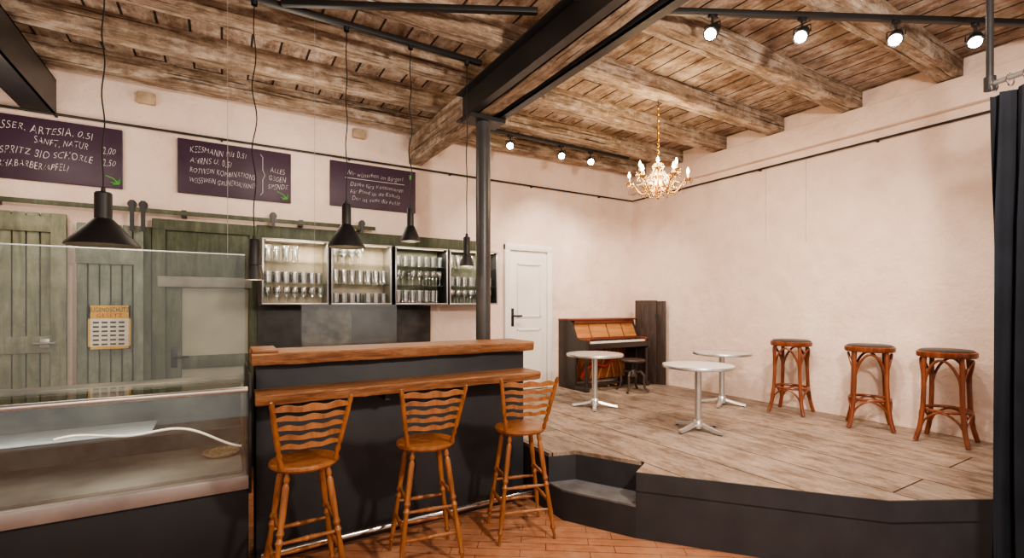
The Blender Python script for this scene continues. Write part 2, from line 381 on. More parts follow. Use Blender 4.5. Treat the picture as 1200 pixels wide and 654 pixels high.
obj('rail', mk(box, (-3, -.006, -.02), (xe, .006, .02), .003), 'dgreen', br)
for px, z in ((155, 0), (168, 0), (320, 0), (424, 0)):
    x = atY(px, 5.37)[0]; bm = bmesh.new()
    sweep(bm, [(x, -.012, .045), (x, .012, .045)], .035, 16)
    box(bm, (x-.016, -.02, -.19 if px < 200 else -.06), (x+.016, -.012, .08))
    obj('roller_hanger', bm, 'steelblk', br)
for x in (-2.5, -1.55, -.3, .7, 1.3): obj('bracket', mk(box, (x-.02, .006, -.03), (x+.02, .13, .03)), 'steelblk', br)
# poster on door
pz1 = atY(103, 5.38, 357); pz2 = atY(153, 5.38, 410)
xc = (pz1[0]+pz2[0])/2; pw = pz2[0]-pz1[0]; pt = atY(128, 5.38, 358)[2]; pb = atY(128, 5.38, 409)[2]
po = thing('poster', 'small gold and white printed notice pinned to the green plank door', 'poster', (xc, 5.385, pb))
ph = pt-pb
obj('sheet', mk(box, (-pw/2, 0, 0), (pw/2, .003, ph)), 'poster', po)
bm = bmesh.new(); box(bm, (-pw/2, -.002, ph*.70), (pw/2, 0, ph)); box(bm, (-pw/2, -.002, 0), (pw/2, 0, ph*.06)); box(bm, (-pw/2, -.002, 0), (-pw/2+.014, 0, ph)); box(bm, (pw/2-.014, -.002, 0), (pw/2, 0, ph))
obj('border', bm, 'gold', po)
text('JUGENDSCHUTZ', -pw/2+.01, pw/2-.01, ph*.90, .055, -.004, 'ink', po, shear=0, off=.006, wob=0)
text('GESETZ', -pw/3.3, pw/3.3, ph*.77, .045, -.004, 'pred', po, shear=0, off=.006, wob=0)
bm = bmesh.new()
for i in range(6):
    for j in range(4): box(bm, (-pw*.39+j*pw*.20, -.003, ph*(.09+.10*i)), (-pw*.39+j*pw*.20+pw*.14, 0, ph*(.09+.10*i)+ph*.04))
obj('printed_table', bm, 'ink', po)
# ---------------------------------------------------------------- chalkboards
def sign(px0, px1, pt0, pb0, label, lines, arrow=None):
    Y = 5.46
    a = atY(px0, Y, pt0); b = atY(px0, Y, pb0); c = atY(px1, Y)
    w = c[0]-a[0]; h = a[2]-b[2]
    t = thing('chalkboard', label, 'chalkboard', ((a[0]+c[0])/2, Y, b[2]))
    obj('panel', mk(box, (-w/2, 0, 0), (w/2, .038, h), .004), 'board', t)
    for (s, u0, u1, vv, hh) in lines:
        text(s, -w/2+u0*w, -w/2+u1*w, h*(1-vv), hh*h, -.002, 'chalk', t)
    if arrow:
        ax, az = -w/2+arrow[0]*w, h*(1-arrow[1])
        bm = bmesh.new()
        P = lambda u, v: (ax+u, -.003, az+v)
        sweep(bm, [P(-.05, .03), P(0, .01), P(.04, -.03), P(.045, -.035), P(.0, -.04), P(-.02, -.03), P(.03, -.025), P(.05, .02), P(.045, -.03)], .005, 5)
        obj('arrow_mark', bm, 'gchalk', t)
    return t, w, h
sign(-25, 143, 128, 205, 'long aubergine chalkboard at far left listing water and spritz prices',
     [('WASSER, ARTESIA, 0,5l', .02, .78, .18, .17), ('SANFT, NATUR', .36, .74, .36, .15), ('2,00', .85, .95, .40, .15), ('SPRITZ BIO SCHORLE', .13, .78, .56, .16), ('2,50', .85, .95, .60, .15), ('(RHABARBER/APFEL)', .10, .60, .76, .15)], (.93, .86))
t, w, h = sign(208, 341, 161, 225, 'middle aubergine chalkboard listing beer and wine with a bracket',
     [('KEESMANN Pils 0,5l', .10, .58, .18, .16), ('AHRNS U. 0,5l', .10, .45, .37, .16), ('ROTWEIN KOMBINATIONS', .10, .66, .56, .14), ('WEISSWEIN GRUNERSILVANER', .10, .67, .74, .14), ('ALLES', .80, .94, .38, .14), ('GEGEN', .79, .95, .54, .14), ('SPENDE', .78, .97, .70, .14)], (.92, .86))
bm = bmesh.new(); xb = w*.21
sweep(bm, [(xb, -.004, h*.9), (xb+.02, -.004, h*.85), (xb+.02, -.004, h*.6), (xb+.04, -.004, h*.5), (xb+.02, -.004, h*.4), (xb+.02, -.004, h*.15), (xb, -.004, h*.1)], .0025, 5)
obj('chalk_bracket', bm, 'chalk', t)
t, w, h = sign(387, 487, 187, 240, 'aubergine chalkboard nearest the column with small underlined writing',
     [('Wir wünschen im Bürgerl', .18, .84, .24, .15), ('Danke fürs Konsumieren', .22, .84, .48, .13), ('Für Pfand ist die Kalkula', .22, .80, .64, .13), ('Der ist nicht die Fehle', .24, .80, .80, .13)])
obj('underline', mk(box, (-w*.34, -.003, h*.645), (w*.36, 0, h*.655)), 'chalk', t)
obj('green_tick', mk(box, (w*.42, -.003, h*.80), (w*.45, 0, h*.9)), 'gchalk', t)
# ---------------------------------------------------------------- white door on stage level
xa = atY(590, WY)[0]; xb = atY(645, WY)[0]
dw = bpy.data.objects.new('door_4', None); C.objects.link(dw); dw.location = ((xa+xb)/2, WY, S+.001); dw['kind'] = 'structure'
w = xb-xa; hh = atY(592, WY, 286)[2]-S
bm = bmesh.new(); box(bm, (-w/2, -.05, 0), (-w/2+.08, 0, hh), .006); box(bm, (w/2-.08, -.05, 0), (w/2, 0, hh), .006); box(bm, (-w/2, -.052, hh-.08), (w/2, 0, hh), .006)
obj('door_frame', bm, 'white', dw)
bm = bmesh.new(); box(bm, (-w/2+.085, -.03, .01), (w/2-.085, 0, hh-.085), .003)
bx = (-w/2+.19, w/2-.19)
obj('door_leaf', bm, 'white', dw)
for z0, z1 in ((.2, .82), (.98, hh-.25)):
    bm = bmesh.new()
    for q in ((bx[0], z0, bx[0]+.02, z1), (bx[1]-.02, z0, bx[1], z1), (bx[0], z0, bx[1], z0+.02), (bx[0], z1-.02, bx[1], z1)):
        box(bm, (q[0], -.042, q[1]), (q[2], -.03, q[3]), .003)
    obj('panel_moulding', bm, 'white', dw)
bm = bmesh.new(); box(bm, (-w/2+.10, -.036, .86), (-w/2+.14, -.028, 1.1), .003); sweep(bm, [(-w/2+.12, -.03, 1.0), (-w/2+.12, -.08, 1.0), (-w/2+.24, -.08, 1.0)], .011, 8)
obj('door_handle', bm, 'black', dw)
# ---------------------------------------------------------------- stage
P0 = Vector((2.17, 2.88)); P1 = Vector((2.43, 2.40)); dd = (P1-P0).normalized(); nn = Vector((-dd.y, dd.x))
if nn.x < 0: nn = -nn
Q0 = P0+nn*.25; Q1 = P1+nn*.25
EX, EY = WX-.003, WY-.003
poly = [(2.17, EY), (2.17, 3.06), tuple(Q0), tuple(Q1), tuple(P1), (3.34, 1.29), (3.87, 1.0), (EX, .1), (EX, EY)]
st = thing('stage', 'low stage with worn wide plank deck and anthracite front', 'stage')
obj('fascia', mk(prism, poly, 0, S-.028), 'anth2', st)
obj('deck', mk(prism, poly, S-.028, S), 'stage', st)
obj('edge_trim', mk(prism, [(P1.x-.006, P1.y-.012), (3.335, 1.278), (3.867, .985), (EX, .085), (EX, .099), (3.871, .999), (3.341, 1.289), (P1.x, P1.y)], S-.12, S+.004), 'anth2', st)
spoly = [(2.17, 2.88), (2.17, 3.06), tuple(Q0), tuple(Q1), tuple(P1)]
step = obj('step', mk(prism, spoly, 0, .212), 'anth', st)
obj('tread', mk(prism, spoly, .212, .225), 'tread', step)
S_ = S+.0015
# ---------------------------------------------------------------- bar
bar = thing('bar_counter', 'anthracite bar counter with two rustic wooden ledges', 'bar', (0, 0, 0))
BX0, BX1 = .18, 2.13
obj('body', mk(box, (BX0, 3.36, 0), (BX1, 3.62, 1.228), .004), 'anth', bar)
def slab(x0, x1, y0, y1, z0, z1, seed):
    rnd = random.Random(seed); bm = bmesh.new(); n = 60; rings = []
    ph = rnd.uniform(0, 6)
    for i in range(n+1):
        t = i/n; x = x0+(x1-x0)*t; e = .007*math.sin(t*9+ph)+.004*math.sin(t*31+ph)+rnd.uniform(-.003, .003)
        dz = .002*math.sin(t*23+ph)+rnd.uniform(-.002, .002)
        prof = [(y0+e+.010, z0+dz), (y1, z0), (y1, z1), (y0+e+.008, z1), (y0+e-.003, z1-.010), (y0+e+.002, z0+.014+dz)]
        rings.append([bm.verts.new((x, a, z)) for a, z in prof])
    for a, b in zip(rings, rings[1:]):
        for k in range(6): bm.faces.new((a[k], a[(k+1) % 6], b[(k+1) % 6], b[k]))
    bm.faces.new(rings[0]); bm.faces.new(rings[-1])
    return bm
obj('upper_ledge', slab(.155, 2.17, 3.27, 3.66, 1.230, 1.303, 3), 'barwood', bar)
obj('lower_ledge', slab(.165, 2.13, 3.11, 3.358, 1.018, 1.080, 9), 'barwood', bar)
bm = bmesh.new(); box(bm, (.16, 3.30, 1.304), (.30, 3.65, 1.322), .004); obj('end_block', bm, 'barwood', bar)
for x in (.4, .95, 1.5, 2.0):
    obj('ledge_bracket', mk(box, (x-.015, 3.2, .96), (x+.015, 3.358, 1.016)), 'anth', bar)
obj('foot_rail', mk(sweep, [(.2, 3.22, .11), (2.12, 3.22, .11)], .018, 14), 'chrome', bar)
for x in (.5, 1.3, 2.05): obj('rail_bracket', mk(sweep, [(x, 3.22, .11), (x, 3.36, .11)], .01, 8), 'chrome', bar)
# ---------------------------------------------------------------- bar stools (slat back)
PR = [(0, .010), (.03, .013), (.06, .017), (.085, .011), (.11, .018), (.3, .018), (.40, .0145), (.43, .021), (.46, .012), (.49, .021), (.52, .014), (.75, .018), (.86, .011), (.89, .019), (.92, .010), (1, .010)]
def ladder_stool(label):
    t = thing('bar_stool', label, 'bar stool', (0, 0, 0), 0, 'wooden stools at the bar')
    obj('seat', mk(lathe, [(.0, .712), (.13, .712), (.172, .718), (.182, .730), (.18, .742), (.165, .747), (.10, .738), (0, .736)], seg=36), 'stool', t)
    tops = {}
    for sx in (-1, 1):
        for sy in (-1, 1):
            a = Vector((.10*sx, .10*sy, .718)); b = Vector((.195*sx, .175*sy, 0)); tops[(sx, sy)] = (a, b)
            obj('leg', mk(turned, a, b, PR), 'stool', t)
    def onleg(k, z):
        a, b = tops[k]; return a.lerp(b, (a.z-z)/a.z)
    rp = [(0, .008), (.15, .009), (.42, .012), (.47, .015), (.5, .012), (.53, .015), (.58, .012), (.85, .009), (1, .008)]
    for (ka, kb, zs) in (((-1, -1), (1, -1), (.20, .36)), ((-1, 1), (1, 1), (.17, .33)), ((-1, -1), (-1, 1), (.25, .42)), ((1, -1), (1, 1), (.25, .42))):
        for z in zs: obj('stretcher', mk(turned, onleg(ka, z), onleg(kb, z), rp, 10), 'stool', t)
    posts = {}
    for sx in (-1, 1):
        a = Vector((.135*sx, -.115, .742)); b = Vector((.195*sx, -.235, 1.115)); posts[sx] = (a, b)
        pts = [a.lerp(b, q) for q in [i/16 for i in range(17)]]
        rr = [.010, .016, .010, .017, .010, .016, .0155, .015, .015, .015, .0145, .0145, .014, .014, .012, .014, .007]
        obj('back_post', mk(sweep, pts, rr, 12), 'stool', t)
    for i in range(5):
        q = .33+.14*i; a = posts[-1][0].lerp(posts[-1][1], q); b = posts[1][0].lerp(posts[1][1], q)
        bm = bmesh.new(); n = 36; rings = []
        hgt = .013+(.004 if i == 4 else 0)
        for j in range(n+1):
            u = j/n; p = a.lerp(b, u)+Vector((0, -.035*math.sin(PI*u), 0))
            sc = .0055*math.cos((u-.5)*PI*6); hz = hgt*(.7+.3*math.sin(PI*u))
            rings.append([bm.verts.new(p+Vector((0, yy, zz))) for yy, zz in ((-.006, -hz+sc*.3), (.006, -hz+sc*.3), (.008, hz+sc), (-.005, hz+sc))])
        for r0, r1 in zip(rings, rings[1:]):
            for kk in range(4): bm.faces.new((r0[kk], r0[(kk+1) % 4], r1[(kk+1) % 4], r1[kk]))
        bm.faces.new(rings[0]); bm.faces.new(rings[-1])
        obj('back_slat', bm, 'stool', t)
    return t
s1 = ladder_stool('slat-backed orange wooden bar stool nearest the glass display case')
s1.location = (.395, 2.90, 0); s1.rotation_euler.z = math.radians(2)
dup(s1, (1.105, 2.90, 0), math.radians(-8), 'slat-backed orange wooden bar stool in the middle of the bar row')
dup(s1, (1.81, 2.90, 0), math.radians(-16), 'slat-backed orange wooden bar stool nearest the stage steps')
# ---------------------------------------------------------------- bentwood stools by right wall
def bent_stool(label):
    t = thing('bentwood_stool', label, 'bar stool', (0, 0, 0), 0, 'bentwood stools by the right wall')
    hz = .76
    obj('seat_ring', mk(lathe, [(.13, hz-.05), (.19, hz-.05), (.197, hz-.04), (.197, hz-.008), (.188, hz), (.13, hz)], seg=36), 'bent', t)
    obj('seat_pad', mk(lathe, [(0, hz-.02), (.178, hz-.01), (.182, hz+.004), (.165, hz+.014), (.08, hz+.018), (0, hz+.018)], seg=36), 'seatblk', t)
    for k in range(4):
        a = PI/4+k*PI/2; c, s = math.cos(a), math.sin(a)
        prof = [(.165, hz-.045), (.172, .62), (.170, .45), (.178, .28), (.20, .12), (.235, .0)]
        pts = []
        for i in range(len(prof)-1):
            for q in (0, .33, .66):
                r = prof[i][0]+(prof[i+1][0]-prof[i][0])*q; z = prof[i][1]+(prof[i+1][1]-prof[i][1])*q; pts.append((r*c, r*s, z))
        pts.append((.235*c, .235*s, .008))
        obj('leg', mk(sweep, pts, .018, 12), 'bent', t)
    pr = [(.158*math.cos(2*PI*i/36), .158*math.sin(2*PI*i/36), .27) for i in range(36)]
    obj('foot_ring', mk(sweep, pr, .013, 10, True), 'bent', t)
    for k in range(4):
        a0 = PI/4+k*PI/2; pts = []
        for i in range(17):
            u = i/16; a = a0+u*PI/2; z = .47+.22*math.sin(PI*u)**.7
            pts.append((.165*math.cos(a), .165*math.sin(a), z))
        obj('brace', mk(sweep, pts, .011, 10), 'bent', t)
    for k in range(4):
        a0 = PI/4+k*PI/2; pts = []
        for i in range(13):
            u = i/12; a = a0+u*PI/2; z = .12+.14*math.sin(PI*u)**.6; r = .195-.035*math.sin(PI*u)
            pts.append((r*math.cos(a), r*math.sin(a), z))
        obj('foot_brace', mk(sweep, pts, .009, 8), 'bent', t)
    return t
b1 = bent_stool('red brown bentwood stool with dark seat, nearest the bistro tables')
p = atX(927, 5.22); b1.location = (p[0], p[1], S_); b1.rotation_euler.z = .2
p = atX(1019, 5.22); dup(b1, (p[0], p[1], S_), .45, 'red brown bentwood stool with dark seat, middle of three by wall')
p = atX(1109, 5.20); dup(b1, (p[0], p[1], S_), .1, 'red brown bentwood stool with dark seat, nearest the dark curtain')
# ---------------------------------------------------------------- bistro tables
def bistro(label):
    t = thing('bistro_table', label, 'table', (0, 0, 0), 0, 'round bistro tables on the stage')
    th = .595
    obj('tabletop', mk(lathe, [(0, th-.02), (.29, th-.02), (.305, th-.015), (.31, th-.005), (.305, th+.003), (.29, th+.004), (0, th+.004)], seg=48), 'tabletop', t)
    obj('rim', mk(lathe, [(.306, th-.024), (.314, th-.02), (.316, th-.004), (.312, th+.005), (.306, th+.004)], seg=48), 'alu', t)
    obj('top_plate', mk(lathe, [(.0, th-.035), (.10, th-.033), (.10, th-.021), (0, th-.021)], seg=24), 'alu', t)
    obj('pole', mk(lathe, [(.03, .05), (.03, th-.034)], seg=24, cap=True), 'alu', t)
    obj('hub', mk(lathe, [(.0, .02), (.05, .02), (.052, .05), (.04, .09), (.031, .10)], seg=24), 'alu', t)
    for k in range(4):
        a = k*PI/2+.35; bm = bmesh.new(); n = 10; rings = []
        for i in range(n+1):
            u = i/n; r = .03+.22*u; z = .045*(1-u)**1.3+.016; w = .028-.006*u; hh = .014
            rings.append([bm.verts.new((r*math.cos(a)-yy*math.sin(a), r*math.sin(a)+yy*math.cos(a), z+zz)) for yy, zz in ((-w, -hh*.6), (w, -hh*.6), (w*.7, hh), (-w*.7, hh))])
        for r0, r1 in zip(rings, rings[1:]):
            for kk in range(4): bm.faces.new((r0[kk], r0[(kk+1) % 4], r1[(kk+1) % 4], r1[kk]))
        bm.faces.new(rings[0]); bm.faces.new(rings[-1])
        f = obj('foot', bm, 'alu', t)
        obj('glide', mk(lathe, [(0, 0), (.014, 0), (.014, .012), (0, .012)], (.235*math.cos(a), .235*math.sin(a), 0), 12), 'black', f)
    return t
t1 = bistro('round pale bistro table in front, closest to the stage edge')
p = atZ(818, 504, S); t1.location = (p[0], p[1], S_); t1.rotation_euler.z = -.35
p = atZ(846, 474, S); dup(t1, (p[0], p[1], S_), .1, 'round pale bistro table nearest the right wall')
p = atZ(697, 477, S); dup(t1, (p[0], p[1], S_), .5, 'round pale bistro table in front of the piano')
# ---------------------------------------------------------------- piano
px0, px1 = 4.06, 5.22
pn = thing('upright_piano', 'dark upright piano with open orange front against the back wall', 'piano', ((px0+px1)/2, WY-.02, S_))
W = (px1-px0)/2; HT = .95
for sx in (-1, 1):
    bm = bmesh.new(); x0 = sx*W; x1 = sx*(W-.035)
    pts = [(0, 0), (-.36, 0), (-.36, .52), (-.60, .54), (-.60, .67), (-.36, .70), (-.28, HT-.02), (0, HT-.02)]
    a = [bm.verts.new((x0, y, z)) for y, z in pts]; b = [bm.verts.new((x1, y, z)) for y, z in pts]
    bm.faces.new(a); bm.faces.new(b)
    for i in range(len(pts)): bm.faces.new((a[i], a[(i+1) % 8], b[(i+1) % 8], b[i]))
    obj('side_panel', bm, 'pianoblk', pn)
obj('lid', mk(box, (-W-.01, -.33, HT-.02), (W+.01, 0, HT+.005), .006), 'pianored', pn)
obj('back_board', mk(box, (-W+.035, -.03, .05), (W-.035, 0, HT-.02)), 'pianoblk', pn)
bm = bmesh.new(); vs = [(-.375, .70), (-.29, HT-.07), (-.27, HT-.07), (-.355, .70)]
a = [bm.verts.new((-W+.036, y, z)) for y, z in vs]; b = [bm.verts.new((W-.036, y, z)) for y, z in vs]; bm.faces.new(a); bm.faces.new(b)
for i in range(4): bm.faces.new((a[i], a[(i+1) % 4], b[(i+1) % 4], b[i]))
obj('front_panel', bm, 'pianoor', pn)
for x in (-.3, .02, .3): obj('panel_batten', mk(sweep, [(x, -.382, .70), (x, -.30, HT-.075)], .006, 6), 'pianored', pn)
obj('top_rail', mk(box, (-W+.036, -.31, HT-.07), (W-.036, -.27, HT-.022), .003), 'pianored', pn)
obj('felt_strip', mk(box, (-W+.036, -.385, .685), (W-.036, -.372, .70)), 'felt', pn)
obj('key_bed', mk(box, (-W+.036, -.60, .56), (W-.036, -.04, .63), .005), 'pianoblk', pn)
bm = bmesh.new(); kw = (2*W-.16)/52
for i in range(52): box(bm, (-W+.08+i*kw+.001, -.585, .632), (-W+.08+(i+1)*kw-.001, -.40, .655))
obj('white_keys', bm, 'ivory', pn)
bm = bmesh.new()
for i in range(51):
    if i % 7 in (0, 1, 3, 4, 5): x = -W+.08+(i+1)*kw; box(bm, (x-kw*.3, -.51, .655), (x+kw*.3, -.40, .668))
obj('black_keys', bm, 'black', pn)
obj('key_slip', mk(box, (-W+.036, -.605, .60), (W-.036, -.588, .635), .003), 'pianoblk', pn)
for sx in (-1, 1): obj('key_block', mk(box, (sx*(W-.036), -.585, .632), (sx*(W-.078), -.39, .69), .004), 'pianored', pn)
obj('fallboard', mk(box, (-W+.036, -.392, .64), (W-.036, -.38, .70)), 'pianored', pn)
obj('harp_plate', mk(box, (-W+.036, -.14, .08), (W-.036, -.10, .55)), 'copper', pn)
for i in range(7):
    x = -W+.12+i*(2*W-.24)/6
    obj('plate_rib', mk(sweep, [(x, -.16, .09), (x+.18 if x < .2 else x-.1, -.16, .54)], .012, 8), 'pianoor', pn)
bm = bmesh.new()
for i in range(44):
    x = -W+.08+i*(2*W-.2)/43; sweep(bm, [(x, -.175, .1), (min(x+.10, W-.05), -.175, .55)], .0014, 4)
obj('strings', bm, 'copper', pn)
obj('bass_bridge', mk(sweep, [(-.35, -.19, .12), (-.25, -.19, .24), (-.1, -.19, .30), (.1, -.19, .26), (.3, -.19, .38)], .024, 8), 'felt', pn)
obj('bottom_rail', mk(box, (-W+.036, -.37, 0), (W-.036, -.33, .06), .004), 'pianoblk', pn)
for sx in (-1, 1): obj('toe_block', mk(box, (sx*W, -.60, 0), (sx*(W-.06), -.361, .06), .008), 'pianoblk', pn)
for sx in (-1, 1): obj('front_leg', mk(turned, (sx*(W-.03), -.56, .06), (sx*(W-.03), -.56, .54), [(0, .018), (.2, .025), (.6, .02), (.9, .03), (1, .03)]), 'pianoblk', pn)
for x in (-.07, .07):
    bm = bmesh.new(); box(bm, (x-.018, -.46, .03), (x+.018, -.37, .042), .005); obj('pedal', bm, 'brass', pn)
p = atZ(741, 459, S)
ps = thing('piano_stool', 'dark round swivel stool in front of the piano', 'stool', (p[0], p[1], S_))
obj('seat', mk(lathe, [(0, .39), (.14, .39), (.165, .40), (.17, .415), (.16, .43), (.1, .437), (0, .437)], seg=32), 'dkwood', ps)
obj('screw', mk(lathe, [(.016, .22), (.016, .39)], seg=12, cap=True), 'steelblk', ps)
obj('hub', mk(lathe, [(.0, .20), (.05, .20), (.055, .25), (.03, .30), (.016, .31)], seg=20), 'dkwood', ps)
for k in range(4):
    a = k*PI/2+.5; c, s = math.cos(a), math.sin(a)
    pts = [(.04*c, .04*s, .26), (.11*c, .11*s, .27), (.155*c, .155*s, .22), (.15*c, .15*s, .13), (.17*c, .17*s, .05), (.22*c, .22*s, .016)]
    obj('leg', mk(sweep, pts, [.02, .02, .019, .016, .015, .016], 10), 'dkwood', ps)
bd = thing('folding_screen', 'dark brown hinged boards standing in the corner behind the piano', 'screen', (5.36, 4.91, S_), math.radians(-66))
bm = bmesh.new(); box(bm, (-.30, 0, 0), (.02, .03, 1.21), .004); obj('panel', bm, 'dkwood', bd)
bm = bmesh.new(); box(bm, (.025, 0, 0), (.15, .03, 1.20), .004); obj('panel', bm, 'dkwood', bd)
for z in (.2, .95): obj('hinge', mk(box, (0, -.006, z), (.045, 0, z+.06)), 'steelblk', bd)
# ---------------------------------------------------------------- chandelier
cx, cy = 3.60, 3.28
hz = BZ-.002
ch = thing('chandelier', 'brass chandelier with candle bulbs and crystals above the stage', 'chandelier', (cx, 3.26, hz))
cy = 3.26
def zz(py):
    d = V[0]*cx+V[1]*cy
    return H-(py-HY)*d/F-hz
zt, zb = zz(190), zz(232)
bm = bmesh.new(); sweep(bm, [(0, 0, .0), (0, 0, -.02), (.015, 0, -.04), (0, 0, -.06), (-.015, 0, -.045)], .004, 6); obj('ceiling_hook', bm, 'steelblk', ch)
bm = bmesh.new(); z = -.05; i = 0
while z > zt+.02:
    pts = []
    for k in range(10):
        a = 2*PI*k/10; u, w_ = .010*math.cos(a), .02*math.sin(a)
        pts.append((u, 0, z-.018+w_) if i % 2 else (0, u, z-.018+w_))
    sweep(bm, pts, .0038, 5, True); z -= .03; i += 1
obj('chain', bm, 'brass', ch)
mid = (zt+zb)/2
prof = [(.003, zt+.03), (.012, zt), (.045, zt-.02), (.012, zt-.04), (.015, mid+.08), (.04, mid+.04), (.022, mid), (.045, zb+.12), (.055, zb+.09), (.03, zb+.05), (.012, zb+.02), (.018, zb), (.002, zb-.02)]
obj('stem', mk(lathe, prof, seg=20), 'brass', ch)
obj('crystal_bowl', mk(lathe, [(.0, zb+.02), (.05, zb+.03), (.10, zb+.065), (.125, zb+.10)], seg=24), 'crystal', ch)
bm = bmesh.new()
for rr_, zz_, nn_ in ((.12, zb+.09, 22), (.075, zb+.05, 14), (.05, zt-.03, 12), (.09, mid, 18)):
    for j in range(nn_):
        a = 2*PI*j/nn_; lathe(bm, [(0, -.035), (.009, -.016), (.004, 0), (0, .005)], (rr_*math.cos(a), rr_*math.sin(a), zz_), 6)
obj('crystal_fringe', bm, 'crystal', ch, kind='stuff')
NA = 12
for k in range(NA):
    a = 2*PI*k/NA+.2; c, s = math.cos(a), math.sin(a); rr = .27 if k % 2 == 0 else .19; up = 0 if k % 2 == 0 else .075
    pts = []
    for i in range(13):
        u = i/12; r = .04+(rr-.04)*u; z = zb+.10+up*u-.06*math.sin(PI*min(1, u*1.25))+.05*max(0, u-.55)/.45
        pts.append((r*c, r*s, z))
    arm = obj('arm', mk(sweep, pts, .008, 8), 'brass', ch)
    e = pts[-1]
    obj('cup', mk(lathe, [(.004, -.008), (.032, .003), (.040, .014), (.012, .018)], e, 16), 'brass', arm)
    obj('candle', mk(lathe, [(.010, .012), (.010, .060)], e, 10, True), 'ivory', arm)
    obj('bulb', mk(lathe, [(.004, .060), (.013, .076), (.014, .088), (.007, .108), (.001, .123)], e, 10), 'bulb', arm)
    bm = bmesh.new()
    for j in range(6):
        q = Vector((e[0]+.036*math.cos(j*1.047), e[1]+.036*math.sin(j*1.047), e[2]+.002))
        lathe(bm, [(.0, -.034), (.009, -.016), (.004, 0), (0, .006)], q, 6)
    top = Vector((.015*c, .015*s, zt-.02)); en = Vector((e[0], e[1], e[2]+.01))
    for j in range(1, 18):
        u = j/18; q = top.lerp(en, u)-Vector((0, 0, .09*math.sin(PI*u)))
        lathe(bm, [(0, -.008), (.007, 0), (0, .008)], q, 6)
    for j in range(1, 8):
        u = j/8; q = Vector(pts[int(u*12)]); lathe(bm, [(0, -.034), (.007, -.016), (.003, -.004), (0, 0)], q-Vector((0, 0, .008)), 6)
    obj('crystal_drops', bm, 'crystal', arm, kind='stuff')
# ---------------------------------------------------------------- lighting tracks and spots
def track(p0, p1, label, r=.02):
    bm = bmesh.new(); p0 = Vector(p0); p1 = Vector(p1); d = (p1-p0); L = d.length
    box(bm, (0, -r, -.018), (L, r, .018), .003)
    o = obj('lighting_track', bm, 'black'); o.location = p0; o.rotation_euler.z = math.atan2(d.y, d.x)
    return tag(o, label, 'track')
ra = Vector(atZ(800, 16, TZ-.013)[:2]); rb = Vector(atZ(1192, 29, TZ-.013)[:2])
dr = (rb-ra).normalized()
track((*(ra+dr*-.25), TZ), (*(rb+dr*.3), TZ), 'black lighting track crossing ceiling above the stage front')
la = Vector(atZ(330, 6, TZ-.013)[:2]); lb = Vector(atZ(640, 16, TZ-.013)[:2])
lx = (1.785-la.x)/(lb.x-la.x)
track((la.x, la.y, TZ), (*(la.lerp(lb, lx)), TZ), 'black track running to the left side of the girder near camera')
track((-2.2, 3.45, TZ), (1.785, 3.45, TZ), 'long black track above the bar carrying the pendant lamps')
track((2.45, 4.70, TZ), (4.62, 4.70, TZ), 'short black lighting track near the back wall above piano')
def spot(loc, aim, laim, label, energy, size=110, sc=1.0):
    t = thing('track_spotlight', label, 'spotlight', loc, 0, 'track spotlights')
    obj('adapter', mk(box, (-.03, -.016, -.02), (.03, .016, 0), .003), 'black', t)
    obj('stem', mk(sweep, [(0, 0, -.018), (0, 0, -.06)], .008, 8), 'black', t)
    d = Vector(aim).normalized(); c = Vector((0, 0, -.105)); s, u = frame_of(d)
    bm = bmesh.new(); sweep(bm, [c+s*.05, Vector((0, 0, -.058))+s*.05, Vector((0, 0, -.058))-s*.05, c-s*.05], .005, 6)
    obj('yoke', bm, 'black', t)
    obj('housing', mk(sweep, [c-d*.06, c-d*.055, c-d*.015, c+d*.05, c+d*.0501], [.02, .034, .042, .046, .043], 20), 'black', t)
    obj('lens', mk(sweep, [c+d*.0502, c+d*.056], [.036, .032], 20), 'lens', t)
    L = bpy.data.lights.new('spot_light', 'SPOT'); L.energy = energy; L.spot_size = math.radians(size); L.spot_blend = 1; L.color = (1, .86, .72); L.shadow_soft_size = .04
    lo = bpy.data.objects.new('spot_light', L); link(lo, t); lo.location = c+d*.075
    dl = (Vector(laim)-Vector(loc)).normalized(); lo.rotation_euler = dl.to_track_quat('-Z', 'Y').to_euler()
    return t
for i, (px, aim, en) in enumerate(((835, (3.4, 2.6, .45), 150), (940, (4.9, 3.7, .9), 210), (1050, (5.3, 3.3, 1.2), 150), (1143, (4.7, 1.9, .45), 50))):
    dx, dy = ray(px)
    tt = (ra.x*dy-ra.y*dx)/(dr.y*dx-dr.x*dy)
    q = ra+dr*tt
    spot((q.x, q.y, TZ-.018), (-.8, -.2, -.75), aim, ['black spotlight nearest the girder on the front stage track', 'second black spotlight from the girder on the front stage track', 'third black spotlight from the girder on the front stage track', 'black spotlight nearest the curtain pole on the front stage track'][i], en)
for i, (px, aim, en) in enumerate(((598, (3.0, 5.4, 1.9), 60), (658, (4.0, 5.5, 2.0), 110), (692, (5.0, 5.3, 1.7), 110))):
    x = atY(px, 4.70)[0]
    spot((x, 4.70, TZ-.018), (-.5, -.75, -.6), aim, ['black spotlight nearest the column on the rear track', 'middle black spotlight on the rear track above the piano', 'black spotlight nearest the chandelier on the rear track'][i], en, 90)
